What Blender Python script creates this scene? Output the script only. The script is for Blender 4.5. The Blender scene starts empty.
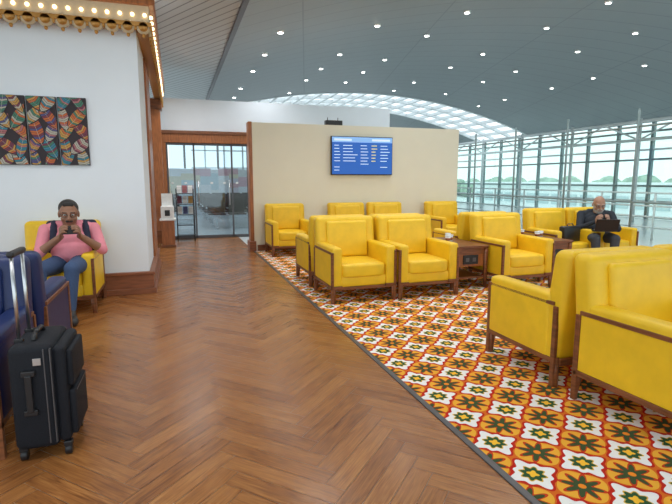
import bpy, bmesh, math, random
import numpy as np
from mathutils import Vector, Matrix
random.seed(7)
D=bpy.data; scn=bpy.context.scene; col=scn.collection
try:
    scn.view_settings.view_transform='Standard'
    scn.view_settings.look='None'
except Exception: pass

# ------------------------------------------------------------ materials
def new_mat(name):
    m=D.materials.new(name); m.use_nodes=True
    return m, m.node_tree, m.node_tree.nodes['Principled BSDF']
def mat(name,c,rough=.5,metal=0,var=.06,scale=20,bump=0,coat=0,spec=.5,stretch=None,emit=0):
    m,nt,b=new_mat(name)
    tc=nt.nodes.new('ShaderNodeTexCoord'); mp=nt.nodes.new('ShaderNodeMapping')
    nt.links.new(tc.outputs['Object'],mp.inputs[0])
    if stretch: mp.inputs['Scale'].default_value=stretch
    nz=nt.nodes.new('ShaderNodeTexNoise'); nz.inputs['Scale'].default_value=scale; nz.inputs['Detail'].default_value=4
    nt.links.new(mp.outputs[0],nz.inputs['Vector'])
    r=nt.nodes.new('ShaderNodeValToRGB')
    r.color_ramp.elements[0].position=.3; r.color_ramp.elements[1].position=.7
    r.color_ramp.elements[0].color=[x*(1-var) for x in c]+[1]
    r.color_ramp.elements[1].color=[min(1,x*(1+var)) for x in c]+[1]
    nt.links.new(nz.outputs['Fac'],r.inputs[0]); nt.links.new(r.outputs[0],b.inputs['Base Color'])
    b.inputs['Roughness'].default_value=rough; b.inputs['Metallic'].default_value=metal
    b.inputs['Specular IOR Level'].default_value=spec
    if coat: b.inputs['Coat Weight'].default_value=coat; b.inputs['Coat Roughness'].default_value=.15
    if bump:
        bp=nt.nodes.new('ShaderNodeBump'); bp.inputs['Strength'].default_value=bump; bp.inputs['Distance'].default_value=.01
        nt.links.new(nz.outputs['Fac'],bp.inputs['Height']); nt.links.new(bp.outputs[0],b.inputs['Normal'])
    if emit:
        nt.links.new(r.outputs[0],b.inputs['Emission Color']); b.inputs['Emission Strength'].default_value=emit
    return m
YEL=mat('yellow_leather',(.86,.545,.014),.46,bump=.18,scale=9,var=.06)
BLU=mat('navy_leather',(.006,.020,.10),.42,bump=.15,scale=9)
WOOD=mat('dark_wood',(.20,.068,.024),.35,scale=6,var=.35,stretch=(1,1,9))
WOODR=mat('red_brown_wood',(.36,.12,.035),.35,scale=5,var=.3,stretch=(8,8,1))
WOODB=mat('baseboard_wood',(.25,.085,.035),.35,scale=5,var=.3,stretch=(1,8,8))
WHITE=mat('wall_paint',(.80,.86,.92),.7,scale=3,var=.015)
CREAM=mat('cream_paint',(.85,.82,.67),.7,scale=3,var=.015)
BLACK=mat('black_plastic',(.012,.012,.014),.4)
METAL=mat('brushed_metal',(.6,.62,.64),.3,metal=1)
DGREY=mat('dark_grey_metal',(.12,.12,.13),.4,metal=.6)
PAPER=mat('white_paper',(.85,.85,.83),.6)
BEIGE=mat('beige_fascia',(.62,.50,.33),.5)
GOLD=mat('gold_trim',(.50,.24,.05),.35,metal=.3)
LIGHTFL=mat('light_tile',(.66,.70,.70),.25,scale=2,var=.05)
WHITEM=mat('white_frame',(.80,.85,.85),.4)
GREYM=mat('grey_green_frame',(.22,.30,.30),.4)
FAB=mat('suitcase_fabric',(.008,.010,.015),.7,scale=200,bump=.3,var=.3,spec=.3)
def emis(name,c,s):
    m,nt,b=new_mat(name); b.inputs['Base Color'].default_value=(*c,1)
    b.inputs['Emission Color'].default_value=(*c,1); b.inputs['Emission Strength'].default_value=s; return m
BULB=emis('bulb_glow',(1,.75,.42),3.5); SPOT=emis('downlight_glow',(1,.98,.92),14)
def glass(name,tint,refl):
    m=D.materials.new(name); m.use_nodes=True; nt=m.node_tree; nt.nodes.clear()
    o=nt.nodes.new('ShaderNodeOutputMaterial'); mx=nt.nodes.new('ShaderNodeMixShader')
    t=nt.nodes.new('ShaderNodeBsdfTransparent'); g=nt.nodes.new('ShaderNodeBsdfGlossy')
    t.inputs[0].default_value=(*tint,1); g.inputs['Roughness'].default_value=.03
    mx.inputs[0].default_value=refl
    nt.links.new(t.outputs[0],mx.inputs[1]); nt.links.new(g.outputs[0],mx.inputs[2]); nt.links.new(mx.outputs[0],o.inputs[0])
    return m
GLASS=glass('clear_glass',(.93,.98,.97),.035)
DGLASS=glass('tinted_glass',(.78,.87,.92),.08)

class E:
    def __init__(s,nt,sock): s.nt=nt; s.s=sock
    def op(s,o,*a):
        n=s.nt.nodes.new('ShaderNodeMath'); n.operation=o
        for i,x in enumerate((s,)+a):
            if isinstance(x,E): s.nt.links.new(x.s,n.inputs[i])
            else: n.inputs[i].default_value=x
        return E(s.nt,n.outputs[0])
    def __add__(s,o): return s.op('ADD',o)
    def __sub__(s,o): return s.op('SUBTRACT',o)
    def __mul__(s,o): return s.op('MULTIPLY',o)
    def __truediv__(s,o): return s.op('DIVIDE',o)
    def fr(s): return s.op('FRACT')
    def lt(s,o): return s.op('LESS_THAN',o)
    def gt(s,o): return s.op('GREATER_THAN',o)
def mixc(nt,f,a,b):
    n=nt.nodes.new('ShaderNodeMix'); n.data_type='RGBA'
    nt.links.new(f.s,n.inputs[0])
    for k,x in ((6,a),(7,b)):
        if isinstance(x,tuple): n.inputs[k].default_value=(*x,1)
        else: nt.links.new(x,n.inputs[k])
    return n.outputs[2]
def coords(nt):
    tc=nt.nodes.new('ShaderNodeTexCoord'); sp=nt.nodes.new('ShaderNodeSeparateXYZ')
    nt.links.new(tc.outputs['Object'],sp.inputs[0])
    return [E(nt,sp.outputs[i]) for i in range(3)]

# carpet
CARPET,nt,b=new_mat('carpet_pattern')
x,y,z=coords(nt)
def polar(cx,cy,k):
    a=((x-cx)/.3+.5+100).fr()-.5; c=((y-cy)/.3+.5+100).fr()-.5
    r=(a*a+c*c).op('SQRT'); th=c.op('ARCTAN2',a)
    return r,th,a,c
r,th,a1,c1=polar(1.57,1.77,0); r2,th2,a2,c2=polar(1.72,1.92,0)
cos=lambda t,k: (t*float(k)).op('COSINE')
cc=(.66,.14,.016)
cc=mixc(nt,(r2-cos(th2,4)*.03).lt(.38),cc,(.80,.40,.04))
cc=mixc(nt,(r2-cos(th2,8)*.09).lt(.265),cc,(.55,.045,.012))
cc=mixc(nt,(r2-cos(th2,8)*.085).lt(.215),cc,(.05,.08,.03))
cc=mixc(nt,r2.lt(.06),cc,(.80,.25,.02))
cc=mixc(nt,(r-cos(th,4)*.05-cos(th,8)*.03).lt(.385),cc,(.50,.02,.010))
cc=mixc(nt,(r-cos(th,4)*.055-cos(th,8)*.038).lt(.325),cc,(.84,.83,.80))
cc=mixc(nt,(r-cos(th,8)*.03).lt(.195),cc,(.72,.45,.06))
cc=mixc(nt,(r-cos(th,8)*.03).lt(.17),cc,(.03,.09,.035))
cc=mixc(nt,(r+cos(th,4)*.02).lt(.08),cc,(.88,.50,.04))
nz=nt.nodes.new('ShaderNodeTexNoise'); nz.inputs['Scale'].default_value=400
bp=nt.nodes.new('ShaderNodeBump'); bp.inputs['Strength'].default_value=.3; nt.links.new(nz.outputs['Fac'],bp.inputs['Height'])
nt.links.new(bp.outputs[0],b.inputs['Normal'])
nt.links.new(cc,b.inputs['Base Color']); b.inputs['Roughness'].default_value=.9; b.inputs['Specular IOR Level'].default_value=.15

# parquet
PARQ,nt,b=new_mat('parquet_wood')
at=nt.nodes.new('ShaderNodeAttribute'); at.attribute_name='pr'
uv=nt.nodes.new('ShaderNodeUVMap'); mp=nt.nodes.new('ShaderNodeMapping'); mp.inputs['Scale'].default_value=(3,48,1)
nt.links.new(uv.outputs[0],mp.inputs[0])
nz=nt.nodes.new('ShaderNodeTexNoise'); nz.inputs['Scale'].default_value=1.6; nz.inputs['Detail'].default_value=7; nz.inputs['Distortion'].default_value=1.2
nt.links.new(mp.outputs[0],nz.inputs['Vector'])
f=E(nt,at.outputs['Fac'])*.24+E(nt,nz.outputs['Fac'])*1.5-.38
rp=nt.nodes.new('ShaderNodeValToRGB'); nt.links.new(f.s,rp.inputs[0])
rp.color_ramp.elements[0].color=(.13,.040,.012,1); rp.color_ramp.elements[0].position=.10
rp.color_ramp.elements[1].color=(.47,.215,.068,1); rp.color_ramp.elements[1].position=.90
e=rp.color_ramp.elements.new(.5); e.color=(.31,.120,.033,1)
nt.links.new(rp.outputs[0],b.inputs['Base Color']); b.inputs['Roughness'].default_value=.25
bp=nt.nodes.new('ShaderNodeBump'); bp.inputs['Strength'].default_value=.06; nt.links.new(nz.outputs['Fac'],bp.inputs['Height']); nt.links.new(bp.outputs[0],b.inputs['Normal'])

def stripes(name,c1,c2,ax,ay,period,w,cross=None):
    m,nt,b=new_mat(name); x,y,z=coords(nt)
    s=((x*ax+y*ay)/period+100).fr().lt(w)
    if cross:
        s2=((x*(-ay)+y*ax)/cross+100).fr().lt(w*period/cross); s=s.op('MAXIMUM',s2)
    o=mixc(nt,s,c1,c2); nt.links.new(o,b.inputs['Base Color']); b.inputs['Roughness'].default_value=.45
    return m
VAULT=stripes('ceiling_panels',(.265,.30,.315),(.20,.23,.245),.25,.97,.6,.05,3.0)
SLAT=stripes('ceiling_slats',(.50,.54,.55),(.20,.22,.23),.88,.475,.16,.16)

# ------------------------------------------------------------ mesh builder
class MB:
    def __init__(s): s.bm=bmesh.new(); s.mats=[]
    def mi(s,m):
        if m not in s.mats: s.mats.append(m)
        return s.mats.index(m)
    def add(s,tb,m,M=None,smooth=False):
        if M is not None: bmesh.ops.transform(tb,matrix=M,verts=tb.verts)
        k=s.mi(m)
        for f in tb.faces: f.material_index=k; f.smooth=smooth
        me=D.meshes.new('t'); tb.to_mesh(me); tb.free(); s.bm.from_mesh(me); D.meshes.remove(me)
    def box(s,c,d,m,bev=0,seg=2,R=None,shear=None,smooth=None):
        tb=bmesh.new(); bmesh.ops.create_cube(tb,size=1)
        bmesh.ops.scale(tb,vec=d,verts=tb.verts)
        if bev: bmesh.ops.bevel(tb,geom=tb.edges[:],offset=bev,segments=seg,profile=.5,affect='EDGES')
        M=Matrix.Translation(c)
        if R: M=M@R
        bmesh.ops.transform(tb,matrix=M,verts=tb.verts)
        if shear:
            z0,k=shear
            for v in tb.verts: v.co.y+=(v.co.z-z0)*k
        s.add(tb,m,None,bev>0.012 if smooth is None else smooth)
    def b2(s,lo,hi,m,bev=0,**k):
        lo=Vector(lo);hi=Vector(hi); s.box((lo+hi)/2,hi-lo,m,bev,**k)
    def cone(s,p0,p1,r0,r1,m,seg=16,caps=True):
        p0=Vector(p0);p1=Vector(p1);d=p1-p0
        tb=bmesh.new(); bmesh.ops.create_cone(tb,cap_ends=caps,segments=seg,radius1=r0,radius2=r1,depth=d.length)
        M=Matrix.Translation((p0+p1)/2)@d.to_track_quat('Z','Y').to_matrix().to_4x4()
        s.add(tb,m,M,True)
    def ell(s,c,r,m,R=None,u=20,v=12,pw=1.0):
        tb=bmesh.new(); bmesh.ops.create_uvsphere(tb,u_segments=u,v_segments=v,radius=1)
        if pw!=1.0:
            for q in tb.verts:
                h=math.hypot(q.co.x,q.co.y)
                g=lambda t: math.copysign(abs(t)**pw,t)
                if h>1e-6:
                    cx,cy=q.co.x/h,q.co.y/h; q.co.x=g(cx)*g(h); q.co.y=g(cy)*g(h)
                q.co.z=g(q.co.z)
        M=Matrix.Translation(c)
        if R: M=M@R
        M=M@Matrix.Diagonal((*r,1)); s.add(tb,m,M,True)
    def poly(s,pts,m):
        k=s.mi(m); f=s.bm.faces.new([s.bm.verts.new(p) for p in pts]); f.material_index=k
    def obj(s,name,loc=(0,0,0),rot=0,parent=None):
        me=D.meshes.new(name); s.bm.to_mesh(me); s.bm.free()
        for m in s.mats: me.materials.append(m)
        o=D.objects.new(name,me); col.objects.link(o); o.location=loc; o.rotation_euler=(0,0,rot)
        if parent: o.parent=parent
        return o
def inst(me,name,loc,rot=0):
    o=D.objects.new(name,me); col.objects.link(o); o.location=loc; o.rotation_euler=(0,0,rot); return o

# ------------------------------------------------------------ floor
def parquet():
    W=.105;n=6;X0,X1,Y0,Y1=-6,1.40,-1.5,12.2
    verts=[];faces=[];pr=[];uvs=[]
    c=math.sqrt(.5)
    def put(x0,y0,w,h,hor):
        g=.0010
        pts=[(x0*W+g,y0*W+g),((x0+w)*W-g,y0*W+g),((x0+w)*W-g,(y0+h)*W-g),(x0*W+g,(y0+h)*W-g)]
        q=[((a-b_)*c,(a+b_)*c) for a,b_ in pts]
        q=[(u-2.0,v) for u,v in q]
        if not any(X0<=u<=X1+.6 and Y0<=v<=Y1 for u,v in q): return
        if min(u for u,v in q)>1.44: return
        k=len(verts); verts.extend([(u,v,0) for u,v in q]); faces.append((k,k+1,k+2,k+3))
        pr.append(random.random()); o=random.random()*50
        L=n*W
        if hor: uvs.extend([(o,o),(o+L,o),(o+L,o+W),(o,o+W)])
        else: uvs.extend([(o,o+W),(o,o),(o+L,o),(o+L,o+W)])
    for m_ in range(-14,15):
        for k in range(-120,200):
            put(k+m_*2*n,k,n,1,True); put(k+m_*2*n,k+1,1,n,False)
    me=D.meshes.new('floor'); me.from_pydata(verts,[],faces)
    a=me.attributes.new('pr','FLOAT','FACE'); a.data.foreach_set('value',pr)
    u=me.uv_layers.new(name='UVMap')
    for i,t in enumerate(uvs): u.data[i].uv=t
    # clean straight cut of the parquet edges
    bm=bmesh.new(); bm.from_mesh(me)
    for co,no in (((1.43,0,0),(1,0,0)),((0,12.33,0),(0,1,0))):
        bmesh.ops.bisect_plane(bm,geom=bm.verts[:]+bm.edges[:]+bm.faces[:],plane_co=co,plane_no=no,clear_outer=True)
    bm.to_mesh(me); bm.free()
    me.materials.append(PARQ); o=D.objects.new('floor',me); col.objects.link(o)
parquet()
m=MB(); m.b2((-8,-3,-.2),(16.5,36,-.004),LIGHTFL); m.obj('floor_base')
m=MB(); m.b2((1.45,-1.5,-.003),(7.45,9.68,.004),CARPET); m.obj('patterned_carpet')
m=MB(); m.b2((1.415,-1.5,-.003),(1.452,9.6,.008),DGREY,.002); m.obj('trim_1')

# ------------------------------------------------------------ walls
m=MB(); m.b2((-6,6.45,0),(-.36,8.6,3.4),WHITE); m.obj('wall_left')
m=MB(); m.b2((-.36,7.7,0),(-.33,8.62,3.1),WOODR,.004); m.obj('trim_2')
m=MB()
m.b2((-6,6.40,0),(-.31,6.45,.25),WOODB,.006); m.b2((-6,6.375,0),(-.285,6.41,.07),WOODB,.005); m.b2((-6,6.385,.24),(-.295,6.45,.275),WOODB,.008)
m.b2((-.36,6.43,0),(-.31,8.64,.25),WOODB,.006); m.b2((-.36,6.40,0),(-.285,8.66,.07),WOODB,.005); m.b2((-.36,6.41,.24),(-.295,8.65,.275),WOODB,.008)
m.obj('baseboard_left')
m=MB()
m.b2((-6,6.30,3.17),(-.2,6.45,3.42),BEIGE,.01); m.b2((-6,6.24,3.36),(-.14,6.46,3.5),WOODR,.012)
m.b2((-.36,6.45,3.17),(-.2,12.2,3.42),WOODR,.01); m.b2((-.36,6.45,3.36),(-.14,12.2,3.5),WOODR,.012)
m.b2((-6,6.275,3.13),(-.18,6.45,3.18),GOLD,.006); m.b2((-.36,6.28,3.13),(-.18,12.2,3.18),GOLD,.006)
for i in range(36):
    X=-.27-i*.165
    m.cone((X,6.285,3.125),(X,6.32,3.125),.075,.075,BEIGE,20); m.cone((X,6.275,3.125),(X,6.30,3.125),.05,.05,GOLD,16); m.ell((X,6.30,3.035),(.02,.02,.024),GOLD,u=10,v=6)
    m.ell((X+.08,6.29,3.115),(.016,.016,.03),GOLD,u=10,v=6)
    m.box((X,6.235,3.43),(.11,.02,.05),GOLD,.008); m.ell((X+.08,6.235,3.43),(.02,.012,.03),GOLD,u=10,v=6)
for i in range(35):
    Y=6.40+i*.165
    m.cone((-.22,Y,3.125),(-.19,Y,3.125),.075,.075,BEIGE,20); m.cone((-.22,Y,3.125),(-.182,Y,3.125),.05,.05,GOLD,16); m.ell((-.20,Y,3.035),(.02,.02,.024),GOLD,u=10,v=6)
m.obj('cornice')
m=MB()
for i in range(44): m.ell((-.25-i*.13,6.285,3.255),(.022,.022,.022),BULB,u=10,v=6)
for i in range(26): m.ell((-.185,6.36+i*.22,3.255),(.022,.022,.022),BULB,u=10,v=6)
m.obj('bulb_string_lights')
m=MB(); m.b2((-.44,11.5,0),(-.25,11.75,3.13),WOODR,.01); m.b2((-.48,11.46,0),(-.21,11.79,.3),WOOD,.01); m.b2((-.48,11.46,2.9),(-.21,11.79,3.12),WOOD,.01); m.obj('wooden_column')
m=MB(); m.b2((1.44,9.68,0),(6.0,9.9,2.5),CREAM); m.obj('wall_partition')
m=MB(); m.b2((1.37,9.66,0),(1.44,9.92,2.51),WOODR,.008); m.b2((1.34,9.62,0),(1.47,9.96,.2),WOODB,.008); m.obj('trim_3')
m=MB(); m.b2((1.5,9.65,0),(6.0,9.68,.12),WOODB,.004); m.obj('baseboard_partition')
m=MB(); m.b2((2.95,9.72,2.5),(3.3,9.86,2.6),BLACK,.01); m.cone((3.22,9.79,2.6),(3.22,9.79,2.66),.008,.006,BLACK); m.cone((3.0,9.79,2.6),(3.0,9.79,2.66),.008,.006,BLACK); m.obj('wifi_router')
m=MB(); m.b2((-.3,12.3,2.5),(5.5,12.45,3.27),WHITE); m.b2((1.85,12.3,0),(5.5,12.45,2.5),WHITE); m.b2((-3.5,12.3,0),(-.34,12.45,3.27),WHITE); m.obj('wall_back')
m=MB()
m.b2((-.32,12.2,2.26),(1.84,12.295,2.5),WOODR,.01); m.b2((-.32,12.2,0),(-.18,12.295,2.28),WOODR,.01); m.b2((1.72,12.2,0),(1.84,12.295,2.28),WOODR,.01)
m.b2((-.36,12.17,2.46),(1.9,12.297,2.54),WOOD,.01)
for xx in (-.18,.42,1.30,1.68): m.b2((xx,12.24,0),(xx+.04,12.29,2.26),DGREY,.004)
m.b2((-.16,12.24,2.21),(1.72,12.29,2.26),DGREY,.004); m.b2((-.16,12.24,0),(1.72,12.29,.07),DGREY,.004)
m.b2((-.12,12.26,.06),(1.7,12.27,2.22),DGLASS)
m.cone((.52,12.2,.8),(.52,12.2,1.4),.015,.015,METAL); m.cone((1.24,12.2,.8),(1.24,12.2,1.4),.015,.015,METAL)
for k in range(6): m.b2((-.1+k*.3,12.242,1.31),(-.04+k*.3,12.246,1.35),PAPER)
m.obj('door_1')

# television
SCR=emis('screen_blue',(.015,.10,.42),.6); SCR2=emis('screen_header',(.2,.38,.7),.7); SCT=emis('screen_text',(.6,.75,.9),.6); SCY=emis('screen_text_yellow',(.9,.8,.2),.6)
m=MB(); m.b2((3.02,9.60,1.50),(4.37,9.66,2.28),BLACK,.008); m.b2((3.035,9.592,1.52),(4.355,9.602,2.265),SCR)
m.b2((3.035,9.590,2.16),(4.355,9.593,2.265),SCR2); m.b2((3.08,9.588,2.19),(3.45,9.590,2.23),SCT); m.b2((3.9,9.588,2.19),(4.3,9.590,2.23),SCT)
for k in range(9):
    zz=2.09-k*.062
    xx=3.08
    for w in (.13,.32,.18,.14,.22):
        ww=w*random.uniform(.6,1)
        if k<6 or random.random()<.2: m.b2((xx,9.589,zz),(xx+ww,9.591,zz+.013),SCY if w==.14 else SCT)
        xx+=w+.06
m.b2((3.5,9.62,1.75),(3.9,9.68,2.05),DGREY)
m.obj('wall_television')

# ------------------------------------------------------------ feather paintings
PAL=[mat('paint_%d'%i,c,.6) for i,c in enumerate([(.50,.12,.03),(.50,.27,.06),(.03,.20,.28),(.16,.03,.06),(.42,.40,.33),(.07,.07,.20),(.05,.18,.12),(.38,.13,.14)])]
PBG=mat('canvas_black',(.025,.016,.022),.6)
for p in range(4):
    m=MB(); w=.295; h=.76; xr=-.94-p*.31
    m.b2((xr-w,6.415,1.57),(xr,6.448,2.33),PBG,.003)
    n=0
    for j in range(5):
        for i in range(2):
            n+=1
            cx=xr-w/2+(i-.5)*.15+random.uniform(-.03,.03); cz=1.57+.06+j*.16+random.uniform(-.02,.02)
            ang=random.uniform(-.4,.4)+(.55 if (i+j+p)%2 else -.5); L=random.uniform(.24,.33); wd=random.uniform(.045,.065)
            ca,sa=math.cos(ang),math.sin(ang)
            def T(u,v,y=0):
                X=cx+u*ca-v*sa; Z=cz+u*sa+v*ca
                return (min(max(X,xr-w+.004),xr-.004),6.413-y-n*.0008,min(max(Z,1.575),2.325))
            K=13; c1_,c2_,c3_=random.sample(PAL,3)
            fo=lambda v: wd*1.2*math.sin(math.pi*min(1,max(0.02,(v+L/2)/L*.93+.05)))**.7
            m.poly([T(fo(-L/2+L*q/12),-L/2+L*q/12,-.0003) for q in range(13)]+[T(-fo(-L/2+L*q/12),-L/2+L*q/12,-.0003) for q in range(12,-1,-1)],PBG)
            for s_ in (-1,1):
                for k in range(K):
                    v0=-L/2+L*k/K; v1=v0+L/K*.84
                    f=lambda v: wd*math.sin(math.pi*min(1,max(0.03,(v+L/2)/L*.93+.05)))**.7
                    mm=(c1_,c1_,c2_,c3_)[k%4]
                    pts=[T(0,v0),T(s_*f(v0+.012),v0+.02),T(s_*f(v1+.012),v1+.02),T(0,v1)]
                    if s_<0: pts=pts[::-1]
                    m.poly(pts,mm)
            m.poly([T(-.002,-L/2-.02,.0003),T(.002,-L/2-.02,.0003),T(.0015,L/2,.0003),T(-.0015,L/2,.0003)],PAL[4])
    m.obj('feather_painting')

# ------------------------------------------------------------ ceiling
zc=lambda X: 5.04-.0225*(X-8)**2
def vault(name,y0,y1,x0=1.1,x1=16.4,th=.15,mt=VAULT):
    bm=bmesh.new(); N=40
    def ring(yy,dz): return [bm.verts.new((x0+(x1-x0)*i/N,yy,zc(x0+(x1-x0)*i/N)+dz)) for i in range(N+1)]
    a=ring(y0,0);b_=ring(y1,0);c_=ring(y0,th);d_=ring(y1,th)
    for i in range(N):
        for q in ((a[i],a[i+1],b_[i+1],b_[i]),(c_[i],d_[i],d_[i+1],c_[i+1]),(a[i],c_[i],c_[i+1],a[i+1]),(b_[i],b_[i+1],d_[i+1],d_[i])):
            f=bm.faces.new(q); f.smooth=False
    me=D.meshes.new(name); bm.to_mesh(me); bm.free(); me.materials.append(mt)
    o=D.objects.new(name,me); col.objects.link(o)
vault('ceiling',-2,20); vault('ceiling',24.2,36)
m=MB(); m.b2((-8,-2,3.97),(1.06,20,4.1),SLAT); m.b2((1.04,-2,3.93),(1.12,20,4.12),DGREY); m.obj('ceiling_slatted')
m=MB()
for i in range(24):
    X=1.4+i*.65
    m.b2((X-.05,20,zc(X)-.02),(X+.05,24.2,zc(X)+.12),WHITEM)
for Y in (20.05,21.4,22.8,24.15):
    for i in range(30):
        Xa=1.2+i*.5; Xb=Xa+.5
        L=math.hypot(.5,zc(Xb)-zc(Xa)); an=math.atan2(zc(Xb)-zc(Xa),.5)
        m.box(((Xa+Xb)/2,Y,(zc(Xa)+zc(Xb))/2+.05),(L+.02,.12,.14),WHITEM,R=Matrix.Rotation(-an,4,'Y'))
m.obj('window_1')
m=MB(); pts=[]
for i,X in enumerate((2.3,4.2,6.2,8.4,10.6,12.8)):
    for j in range(8):
        Y=3.2+j*2.1+(1.05 if i%2 else 0)+((i*7+j*3)%5-2)*.16
        pts.append((X+((i*3+j*5)%5-2)*.12,Y,zc(X+((i*3+j*5)%5-2)*.12)))
for (X,Y,Z) in pts:
    m.cone((X,Y,Z-.03),(X,Y,Z+.04),.075,.075,WHITEM,20); m.cone((X,Y,Z-.036),(X,Y,Z-.031),.052,.052,SPOT,20)
m.obj('recessed_ceiling_lights')
for k,(X,Y,Z) in enumerate(pts):
    if Y<12 and X<9:
        l=D.lights.new('downlight_or_fill','SPOT'); l.energy=118; l.spot_size=2.5; l.spot_blend=1; l.shadow_soft_size=.3; l.color=(.98,.98,1)
        o=D.objects.new('downlight_or_fill',l); col.objects.link(o); o.location=(X,Y,Z-.08)
for (X,Y) in ((-2,4),(-.6,7.5),(-.6,1.5),(.2,10),(-3.2,1.5),(-.3,4.6),(.6,14),(3,14),(.6,17.5),(3,17.5),(.3,11)):  # fill spots added without fixtures; far ones brighten doorway and corridor
    l=D.lights.new('downlight_or_fill','SPOT'); l.energy=122; l.spot_size=2.6; l.spot_blend=1; l.shadow_soft_size=.3
    o=D.objects.new('downlight_or_fill',l); col.objects.link(o); o.location=(X,Y,3.9)

# ------------------------------------------------------------ glass screen + facade
m=MB()
ys=[3.35+1.6*i for i in range(9)]
for Y in ys:
    m.cone((7.55,Y,0),(7.55,Y,2.6),.022,.022,GREYM,12)
    m.cone((7.55,Y,0),(7.55,Y,.02),.06,.06,METAL,16)
for z_ in (1.02,2.3): m.cone((7.55,ys[0],z_),(7.55,ys[-1],z_),.018,.018,GREYM,12)
for i in range(8): m.b2((7.544,ys[i]+.05,.06),(7.556,ys[i+1]-.05,2.25),GLASS)
m.obj('glass_screen')
m=MB()
for i in range(26):
    Y=-1+i*1.45; m.b2((16.3,Y,-.0),(16.42,Y+.10,3.6),GREYM)
for z_ in (.02,.6,1.15,2.1,2.45,3.1,3.45): m.b2((16.32,-2,z_),(16.4,36,z_+.07),WHITEM if z_ in(.6,2.45,.02) else GREYM)
m.b2((16.35,-2,0),(16.36,36,3.5),GLASS)
m.obj('window_2')
m=MB()
for i in range(12):
    X=2+i*1.3; m.b2((X,35.9,0),(X+.1,36,zc(X)),WHITEM)
for z_ in (1.0,2.2,3.4): m.b2((1.1,35.9,z_),(16.4,36,z_+.08),WHITEM)
m.obj('window_3')
m=MB()
for i in range(16): m.cone((10.5,4+i*1.5,0),(10.5,4+i*1.5,1.1),.025,.025,WHITEM,8)
for z_ in (.3,.55,.8,1.1): m.cone((10.5,4,z_),(10.5,26.5,z_),.02,.02,WHITEM,8)
m.obj('handrail')
m=MB()
for i in range(12):
    Y=1+i*2.9
    m.cone((14.6,Y,0),(14.6,Y,3.4),.06,.06,WHITEM,10)
    m.cone((14.6,Y,2.7),(14.6,Y+1.45,3.3),.03,.03,WHITEM,8); m.cone((14.6,Y+1.45,3.3),(14.6,Y+2.9,2.7),.03,.03,WHITEM,8)
m.cone((14.6,1,2.7),(14.6,33,2.7),.05,.05,WHITEM,10); m.cone((14.6,1,3.3),(14.6,33,3.3),.05,.05,WHITEM,10)
m.obj('steel_truss')
GRD=mat('airfield_ground',(.70,.77,.72),.9,scale=.05,var=.10); TREE=mat('tree_foliage_hazed',(.36,.50,.38),.9,scale=.6,var=.25)  # foliage green is paled, with distance haze put into its colour
m=MB(); m.b2((16.6,-80,-4.2),(220,200,-4),GRD); m.b2((-60,36.2,-4.2),(16.6,200,-4),GRD); m.obj('ground_outside')
m=MB()
for i in range(130):
    Y=-60+i*1.7; X=92+random.uniform(-4,4); r_=random.uniform(2.2,3.3)
    m.ell((X,Y,-4+r_*.9),(r_,r_,r_*1.1),TREE,u=10,v=7)
m.obj('tree_line')
PALE=mat('terminal_cladding',(.85,.9,.9),.6); WIN=mat('terminal_windows',(.50,.62,.64),.3)
m=MB()
m.b2((60,-30,-4),(70,90,.5),PALE); m.b2((59,-32,.5),(71,92,1.0),WHITEM)
for i in range(38):
    m.b2((59.9,-28+i*3.1,-2.6),(60.05,-25.6+i*3.1,-.9),WIN)
m.obj('terminal_building')

# corridor beyond the door
m=MB()
m.b2((-3.5,20.44,0),(5.5,20.5,.85),WHITE); 
MUR=[mat('mural_%d'%i,c,.6) for i,c in enumerate([(.80,.50,.58),(.85,.84,.82),(.6,.74,.8),(.78,.45,.5),(.75,.68,.76),(.85,.75,.55),(.88,.88,.9)])]
xx=-3.5
while xx<5.4:
    w=random.uniform(.15,.5); z0=.85
    while z0<1.8:
        h=random.uniform(.15,.4); m.b2((xx,20.42,z0),(min(xx+w,5.5),20.5,min(z0+h,1.85)),random.choice(MUR)); z0+=h
    xx+=w
m.obj('mural_wall')
m=MB()
for i in range(8): m.b2((-3.5+i*1.28,20.42,1.85),(-3.42+i*1.28,20.5,3.9),DGREY)
m.b2((-3.5,20.42,2.9),(5.5,20.5,2.98),DGREY); m.obj('window_4')
def gang():
    m=MB(); 
    for i in range(4):
        X=i*.58
        m.box((X,0,.43),(.5,.46,.04),BLACK,.015); m.box((X,.25,.68),(.5,.04,.46),BLACK,.015,shear=(.5,.2))
        m.box((X-.28,0,.6),(.03,.35,.03),METAL)
    m.b2((-.3,-.02,.34),(2.0,.04,.4),METAL)
    for X in (0,1.74):
        m.b2((X-.02,-.02,.04),(X+.02,.04,.36),METAL); m.b2((X-.03,-.28,0),(X+.03,.3,.04),METAL)
    return m
g=gang().obj('airport_bench',(1.1,14.6,-.004))
for p in ((1.05,15.8),(1.05,17.0),(1.0,18.2),(1.0,19.4),(-1.9,16.4),(-1.9,18.0)): inst(g.data,'airport_bench',(p[0],p[1],-.004))

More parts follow.
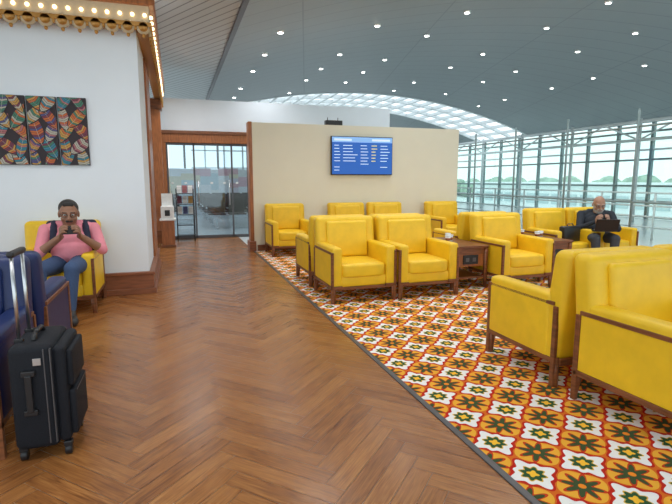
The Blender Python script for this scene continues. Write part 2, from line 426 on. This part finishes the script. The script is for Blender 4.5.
# brochure rack
m=MB(); 
for X in (.0,.38):
    for Y in (0,.3): m.cone((X,Y,0),(X,Y,1.2),.012,.012,BLACK,8)
for k in range(5):
    z_=.12+k*.24; m.b2((0,0,z_),(.38,.3,z_+.012),BLACK); 
    for i in range(4): m.b2((.01,-.005,z_+.05+i*.03),(.37,.003,z_+.055+i*.03),BLACK)
    for i in range(3):
        if k>1: m.box((.07+i*.12,.12,z_+.11),(.1,.02,.17),PAL[(i*3+k)%8] if (i+k)%2 else PAPER,R=Matrix.Rotation(-.2,4,'X'))
m.obj('brochure_rack',(.0,11.75,0))
m=MB(); m.b2((-.13,-.13,.04),(.13,.13,.56),WOODR,.01); m.b2((-.15,-.15,0),(.15,.15,.05),WOOD,.008); m.b2((-.16,-.16,.56),(.16,.16,.60),PAPER,.008); m.b2((-.13,-.13,.60),(.13,.13,.86),PAPER,.012)
m.b2((-.11,.05,.86),(.11,.07,1.12),PAPER,.002); m.b2((-.05,-.135,.66),(.05,-.128,.78),BLACK,.003)
m.obj('notice_stand',(-.19,10.9,0))

# ------------------------------------------------------------ armchair
def chair(U):
    m=MB(); W=.80
    for s in (-1,1):
        xo=s*W/2; xi=s*(W/2-.135)
        lo,hi=min(xo,xi),max(xo,xi)
        m.b2((lo+.012,-.37,.18),(hi-.0,.30,.64),U,.032,seg=5)
        X0=min(xo,xo-s*.028); X1=max(xo,xo-s*.028)
        m.b2((X0,-.385,.0),(X1,-.35,.585),WOOD,.004)
        m.b2((X0,.335,.0),(X1,.37,.56),WOOD,.004)
        m.b2((X0,-.385,.562),(X1,.34,.588),WOOD,.004)
        m.b2((X0,-.385,.165),(X1,.36,.20),WOOD,.004)
        m.cone((xo-s*.035,-.355,.2),(xo-s*.03,-.36,0),.034,.02,WOOD,4)
        m.cone((xo-s*.035,.345,.2),(xo-s*.03,.37,0),.034,.02,WOOD,4)
        m.b2((lo+.0,-.385,.165),(hi,-.355,.20),WOOD,.004)
        m.b2((min(xo-s*.008,xo-s*.03),-.35,.2),(max(xo-s*.008,xo-s*.03),.335,.57),U,.004)
    m.b2((-.28,-.355,.18),(.28,.28,.31),U,.02,seg=3)
    m.b2((-.39,-.37,.15),(.39,-.345,.185),WOOD,.004)
    m.ell((0,-.055,.365),(.285,.325,.085),U,u=48,v=24,pw=.28)
    m.box((0,.29,.55),(.775,.17,.78),U,.055,seg=6,shear=(.3,.13))
    m.box((0,.195,.67),(.54,.07,.44),U,.033,seg=4,shear=(.3,.13))
    m.b2((-.36,.37,.15),(.36,.39,.20),WOOD,.004)
    return m
yc=chair(YEL).obj('armchair',(2.02,5.53,.004)); CY=yc.data; CY.name='armchair_yellow'
for k,(X,Y,R) in enumerate([(2.84,5.50,0),(4.25,5.48,0),
    (2.02,6.5,math.pi),(2.84,6.5,math.pi),(4.25,6.5,math.pi),
    (2.02,9.15,0),(3.3,9.15,0),(4.15,9.15,0),(5.5,9.15,0),
    (5.75,6.25,0),(6.57,6.25,0),
    (2.77,2.92,math.pi),(2.78,2.03,math.radians(3)),(3.60,2.92,math.pi),(3.64,2.05,0),
    (-1.25,5.96,0)]):
    inst(CY,'armchair',(X,Y,.0045 if X>1 else 0),R)
bc=chair(BLU).obj('armchair',(-1.28,3.08,0)); inst(bc.data,'armchair',(-1.26,4.0,0),math.pi)
inst(bc.data,'armchair',(-2.1,3.08,0)); 

# ------------------------------------------------------------ tables
def table():
    m=MB(); w,d,h=.56,1.0,.56
    m.box((0,0,h-.015),(w,d,.03),WOOD,.006)
    m.box((0,0,h-.07),(w-.06,d-.06,.08),WOOD)
    for sx in (-1,1):
        for sy in (-1,1): m.cone((sx*(w/2-.035),sy*(d/2-.035),h-.02),(sx*(w/2-.03),sy*(d/2-.03),0),.034,.022,WOOD,4)
    m.box((0,0,.14),(w-.08,d-.08,.02),WOOD)
    m.box((0,-d/2+.05,.38),(w-.12,.03,.18),WOODR,.004); m.box((.02,-d/2+.03,.38),(.22,.02,.12),BLACK,.004)
    for i in range(2): m.box((-.03+i*.1,-d/2+.018,.38),(.05,.006,.05),DGREY,.004)
    return m
t=table().obj('side_table',(3.55,5.85,.0045)); inst(t.data,'side_table',(5.0,5.95,.0045))
def cup():
    m=MB(); m.cone((0,0,0),(0,0,.09),.028,.038,PAPER,24); m.cone((0,0,.09),(0,0,.098),.041,.040,WHITEM,24); m.cone((0,0,.03),(0,0,.065),.0325,.0365,WOODR,24); return m
c=cup().obj('paper_cup',(3.45,5.75,.565))
for p in ((3.53,5.82),(3.6,6.0),(4.95,5.8),(5.05,5.85),(4.92,6.1)): inst(c.data,'paper_cup',(p[0],p[1],.565))

# ------------------------------------------------------------ suitcase
m=MB()
m.b2((-.86,2.66,.06),(-.66,3.04,.60),FAB,.035,seg=4)
m.b2((-.67,2.675,.075),(-.61,3.025,.58),FAB,.025,seg=4)
m.b2((-.615,2.70,.10),(-.58,3.0,.34),FAB,.014,seg=3); m.b2((-.615,2.70,.36),(-.583,3.0,.55),FAB,.014,seg=3)
for X in (-.672,-.70): m.b2((X-.003,2.655,.09),(X+.003,3.045,.58),DGREY,.002)
m.b2((-.578,2.72,.328),(-.576,2.98,.334),DGREY)
for Y in (2.76,2.94): m.cone((-.825,Y,.58),(-.825,Y,1.03),.009,.009,METAL,12); m.box((-.825,Y,.605),(.04,.03,.02),BLACK,.004)
m.box((-.825,2.85,1.04),(.035,.22,.03),BLACK,.012,seg=3)
m.cone((-.76,2.75,.60),(-.76,2.79,.63),.012,.012,BLACK,8); m.cone((-.76,2.79,.63),(-.76,2.91,.63),.012,.012,BLACK,8); m.cone((-.76,2.91,.63),(-.76,2.95,.60),.012,.012,BLACK,8)
m.b2((-.80,2.64,.25),(-.74,2.665,.28),BLACK,.005); m.b2((-.80,2.64,.45),(-.74,2.665,.48),BLACK,.005); m.b2((-.785,2.632,.27),(-.755,2.65,.46),BLACK,.006)
m.box((-.73,2.655,.52),(.035,.006,.035),METAL,.001)
for X in (-.83,-.63):
    for Y in (2.70,3.0):
        m.cone((X-.014,Y,.028),(X+.014,Y,.028),.028,.028,BLACK,20); m.box((X,Y,.06),(.04,.04,.03),BLACK,.006)
m.obj('suitcase',(.045,-.03,0))

# ------------------------------------------------------------ people
SK1=mat('skin_brown',(.30,.145,.085),.5,var=.08); SK2=mat('skin_tan',(.42,.23,.15),.5,var=.08)
PINK=mat('pink_cloth',(.78,.27,.33),.8,bump=.2,scale=15); JEAN=mat('denim',(.05,.09,.19),.85,bump=.2,scale=60)
DRK=mat('dark_cloth',(.018,.024,.034),.8,bump=.2,scale=15); STRP=mat('backpack_cloth',(.02,.022,.05),.8)
HAIR=mat('dark_hair',(.03,.027,.025),.7,bump=.4,scale=80); BEARD=mat('grey_beard',(.45,.43,.41),.8,bump=.5,scale=90)
SHOE=mat('shoe',(.03,.03,.03),.5); EYEW=mat('eye_white',(.75,.72,.7),.3); LIP=mat('lips',(.30,.10,.08),.5)
PANT=mat('grey_trousers',(.05,.055,.065),.8); SCRN=emis('phone_screen',(.3,.45,.6),.6)
def person(name,loc,rot,skin,shirt,pants,hairmode,hc,tilt,long_sleeve,strap,scale=1.0,az=.09,kx=0,hand=(-.18,-.205)):
    P=[]
    V=Vector
    def cap(p0,p1,r0,r1,m): P.append(('c',V(p0),V(p1),r0,r1,m))
    def ell(c,r,m,R=None): P.append(('e',V(c),(R or Matrix.Identity(3)),V(r),None,m))
    dz=hc[2]-1.03
    ell((0,0,.50),(.175,.14,.105),pants)
    ell((0,-.045,.60),(.170,.145,.12),shirt); ell((0,-.01,.69),(.175,.13,.13),shirt); ell((0,.03,.78+dz*.6),(.19,.118,.12),shirt)
    cap((-.15,.05,.85+dz*.6),(.15,.05,.85+dz*.6),.062,.062,shirt); cap((-.09,.05,.88+dz*.6),(.09,.05,.88+dz*.6),.05,.05,shirt)
    cap((0,.04,.86+dz*.6),(0,hc[1]+.02,hc[2]-.07),.058,.054,skin)
    cap((-.05,.03,.89+dz*.6),(.05,.03,.89+dz*.6),.045,.045,shirt)
    for s in (-1,1):
        sp=.17 if kx==0 else .125
        k=V((s*sp+kx,-.46,.50)); a=V((s*(sp-.02)+kx*1.1,-.50,az))
        cap((s*.09,-.02,.49),k,.092,.064,pants); cap(k,a+V((0,.0,.03)),.062,.045,pants)
        cap(a+V((0,.01,-.045)),a+V((s*.02,-.15,-.055)),.042,.036,SHOE); cap(a,a+V((0,-.06,-.03)),.04,.036,SHOE)
    for s in (-1,1):
        sh=V((s*.20,.045,.845+dz*.6)); el=V((s*.255,-.13,.61)); wr=V((s*.075,hc[1]+hand[0],hc[2]+hand[1]))
        cap(sh,el,.060,.047,shirt)
        mid=el.lerp(wr,.15)
        cap(el,mid,.046,.043,shirt); cap(mid,wr,.041,.026,shirt if long_sleeve else skin)
        if long_sleeve: cap(wr.lerp(el,.05),wr,.026,.025,skin)
        n=V((-s*1,0.0,0)); d=V((0,-.75,.66)).normalized(); t=V((0,.66,.75)).normalized()
        w=wr
        for i in range(4):
            kn=w+d*(.078-.004*abs(i-1))+t*(.030-.020*i)
            cap(w+t*(.016-.011*i),kn,.015,.0115,skin)
            kk=(.93,1,.95,.78)[i]; p=kn
            for ang,L,ra,rb in ((22,.042,.0098,.009),(68,.027,.009,.0085),(105,.021,.0085,.0072)):
                a_=math.radians(ang); q=p+(d*math.cos(a_)+n*math.sin(a_))*L*kk
                cap(p,q,ra,rb,skin); p=q
        b0=w+d*.018+t*.022; b1=b0+(t*.65+d*.65+n*.25).normalized()*.04; b2_=b1+(d*.7+n*.6+t*.2).normalized()*.03; b3=b2_+(n*.75+d*.6).normalized()*.022
        cap(b0,b1,.015,.012,skin); cap(b1,b2_,.012,.0105,skin); cap(b2_,b3,.0105,.008,skin)
    R=Matrix.Rotation(tilt,3,'X'); H=V(hc)
    def h(x,y,z): return H+R@V((x,y,z))
    ell(h(0,.01,.02),(.078,.096,.096),skin,R); ell(h(0,-.02,-.045),(.064,.070,.070),skin,R)
    ell(h(0,-.055,-.085),(.036,.03,.026),skin,R)
    cap(h(0,-.085,.02),h(0,-.108,-.022),.011,.0155,skin)
    for s in (-1,1):
        ell(h(s*.080,.012,-.008),(.010,.02,.032),skin,R); cap(h(s*.015,-.083,.030),h(s*.05,-.070,.030),.011,.010,skin)
        ell(h(s*.045,-.058,-.03),(.023,.023,.025),skin,R)
        ell(h(s*.012,-.100,-.026),(.010,.009,.008),skin,R)
    cap(h(-.02,-.089,-.058),h(.02,-.089,-.058),.0075,.0075,LIP)
    if hairmode=='hair':
        ell(h(0,.030,.045),(.084,.092,.082),HAIR,R); ell(h(0,.060,.0),(.078,.060,.085),HAIR,R)
        cap(h(-.028,-.045,.100),h(.028,-.045,.100),.018,.018,HAIR)
        cap(h(-.024,-.094,-.046),h(.024,-.094,-.046),.0075,.0075,HAIR)
    else:
        ell(h(0,-.032,-.078),(.060,.062,.052),BEARD,R); cap(h(-.028,-.088,-.048),h(.028,-.088,-.048),.009,.009,BEARD)
        for s in (-1,1): cap(h(s*.066,-.01,-.0),h(s*.052,-.03,-.07),.016,.022,BEARD)
        ell(h(0,.06,-.02),(.070,.045,.05),BEARD,R)
        cap(h(-.02,-.094,-.058),h(.02,-.094,-.058),.0065,.0065,LIP)
    if strap:
        for s in (-1,1):
            q=dz*.6
            cap((s*.125,.06,.905+q),(s*.135,-.06,.84+q),.030,.028,STRP); cap((s*.135,-.06,.84+q),(s*.15,-.095,.74+q),.028,.024,STRP); cap((s*.15,-.095,.74+q),(s*.175,-.03,.61),.024,.02,STRP)
    mb=MB()
    for p in P:
        if p[0]=='c':
            _,a,b_,r0,r1,_m=p
            if (b_-a).length>1e-5: mb.cone(a,b_,r0,r1,skin,20)
            mb.ell(a,(r0,)*3,skin,u=20,v=12); mb.ell(b_,(r1,)*3,skin,u=20,v=12)
        else: mb.ell(p[1],p[3],skin,R=p[2].to_4x4(),u=32,v=20)
    tmp=mb.obj(name+'_tmp')
    md=tmp.modifiers.new('r','REMESH'); md.mode='VOXEL'; md.voxel_size=.0050
    sm=tmp.modifiers.new('s','SMOOTH'); sm.factor=.5; sm.iterations=2
    dg=bpy.context.evaluated_depsgraph_get(); ev=tmp.evaluated_get(dg)
    me=D.meshes.new_from_object(ev); D.objects.remove(tmp)
    me.materials.clear()
    mats=[]
    for p in P:
        if p[5] not in mats: mats.append(p[5])
    for q in mats: me.materials.append(q)
    nf=len(me.polygons); C=np.empty(nf*3); me.polygons.foreach_get('center',C); C=C.reshape(-1,3)
    best=np.full(nf,1e9); mi=np.zeros(nf,dtype=np.int32)
    for p in P:
        if p[0]=='c':
            a=np.array(p[1]);b_=np.array(p[2]);ab=b_-a;L=max(ab@ab,1e-9)
            t=np.clip(((C-a)@ab)/L,0,1); dd=np.linalg.norm(C-(a+t[:,None]*ab),axis=1)-(p[3]+(p[4]-p[3])*t)
        else:
            Rm=np.array(p[2]); q=(C-np.array(p[1]))@Rm; r_=np.array(p[3])
            k0=np.linalg.norm(q/r_,axis=1); k1=np.linalg.norm(q/(r_*r_),axis=1); dd=k0*(k0-1)/np.maximum(k1,1e-6)
        w=dd<best; best[w]=dd[w]; mi[w]=mats.index(p[5])
    me.polygons.foreach_set('material_index',mi); me.polygons.foreach_set('use_smooth',np.ones(nf,dtype=bool))
    root=D.objects.new(name,None); col.objects.link(root); root.location=loc; root.rotation_euler=(0,0,rot); root.scale=(scale,)*3
    o=D.objects.new('body',me); col.objects.link(o); o.parent=root
    R4=R.to_4x4()
    mb=MB()
    for s in (-1,1):
        mb.ell(h(s*.032,-.078,.010),(.0135,.0105,.008),EYEW,R=R4,u=14,v=10); mb.ell(h(s*.032,-.0875,.010),(.0055,.0035,.0055),BLACK,R=R4,u=12,v=8)
        mb.cone(h(s*.016,-.093,.036),h(s*.05,-.082,.034),.0035,.0025,HAIR if hairmode=='hair' else BEARD,8)
        for k in range(16):
            a0=k*math.pi/8;a1=a0+math.pi/8
            g=lambda a: h(s*.034+.023*math.cos(a),-.100,.008+.017*math.sin(a))
            mb.cone(g(a0),g(a1),.0018,.0018,BLACK,6)
        mb.cone(h(s*.057,-.1,.012),h(s*.08,.0,.012),.002,.002,BLACK,6)
    mb.cone(h(-.011,-.1,.01),h(.011,-.1,.01),.0018,.0018,BLACK,6)
    mb.obj('face_details',parent=root)
    mb=MB(); pc=V((0,hc[1]+hand[0]-.055,hc[2]+hand[1]+.06))
    Rp=Matrix.Rotation(math.radians(-20),4,'X')
    mb.box(pc,(.125,.011,.075),BLACK,.005,seg=3,R=Rp)
    q=Rp@V((0,.0062,0)); mb.box(pc+q,(.112,.001,.066),SCRN,R=Rp)
    mb.obj('phone',parent=root)
    return root
person('seated_man',(-1.10,5.86,-.045),math.radians(10),SK1,PINK,JEAN,'hair',(0.0,-.06,.95),math.radians(12),False,True,1.15,.135,kx=-.13,hand=(-.185,-.19))
m=MB(); m.box((0,0,0),(.50,.09,.32),STRP,.043,seg=4); m.box((0,-.02,.02),(.34,.09,.22),STRP,.04,seg=4); m.obj('backpack',(-1.12,6.08,.80),.1)
man2=person('seated_man',(6.36,6.13,-.02),math.radians(-30),SK2,DRK,PANT,'beard',(0,-.07,.955),math.radians(22),True,False,1.09,.12,kx=.001,hand=(-.18,-.235))
# open laptop resting on the thighs
m=MB(); m.box((0,0,0),(.32,.21,.016),BLACK,.004)
for i in range(5): m.box((0,.06-i*.026,.009),(.27,.018,.003),DGREY,.001)
Rl=Matrix.Rotation(math.radians(25),4,'X')
m.box((0,-.105-.042,.095),(.32,.010,.20),BLACK,.004,R=Rl); m.box((0,-.105-.036,.098),(.295,.002,.175),SCRN,R=Rl)
lp=m.obj('laptop',(6.36-.395*.5,6.13-.395*.866,.638),math.radians(-30))
m=MB(); m.box((0,0,.13),(.36,.12,.24),BLACK,.03,seg=3); m.cone((-.07,0,.24),(-.05,0,.28),.008,.008,BLACK,8); m.cone((-.05,0,.28),(.05,0,.28),.008,.008,BLACK,8); m.cone((.05,0,.28),(.07,0,.24),.008,.008,BLACK,8)
m.obj('shoulder_bag',(5.80,6.08,.445),.1)

# ------------------------------------------------------------ world + camera
w=D.worlds.new('World'); scn.world=w; w.use_nodes=True; nt=w.node_tree
bg=nt.nodes['Background']
tc=nt.nodes.new('ShaderNodeTexCoord'); sp=nt.nodes.new('ShaderNodeSeparateXYZ'); nt.links.new(tc.outputs['Generated'],sp.inputs[0])
rp=nt.nodes.new('ShaderNodeValToRGB'); nt.links.new(sp.outputs[2],rp.inputs[0])
rp.color_ramp.elements[0].position=0; rp.color_ramp.elements[0].color=(.82,.92,.93,1)
rp.color_ramp.elements[1].position=.5; rp.color_ramp.elements[1].color=(.80,.90,1,1)
nt.links.new(rp.outputs[0],bg.inputs[0]); bg.inputs[1].default_value=1.65
cam=D.cameras.new('camera'); cam.sensor_width=36; cam.lens=489/672*36; cam.clip_end=500
o=D.objects.new('camera',cam); col.objects.link(o); o.location=(0,0,1.4); o.rotation_euler=(math.radians(90-8.376),0,math.radians(-18)); scn.camera=o
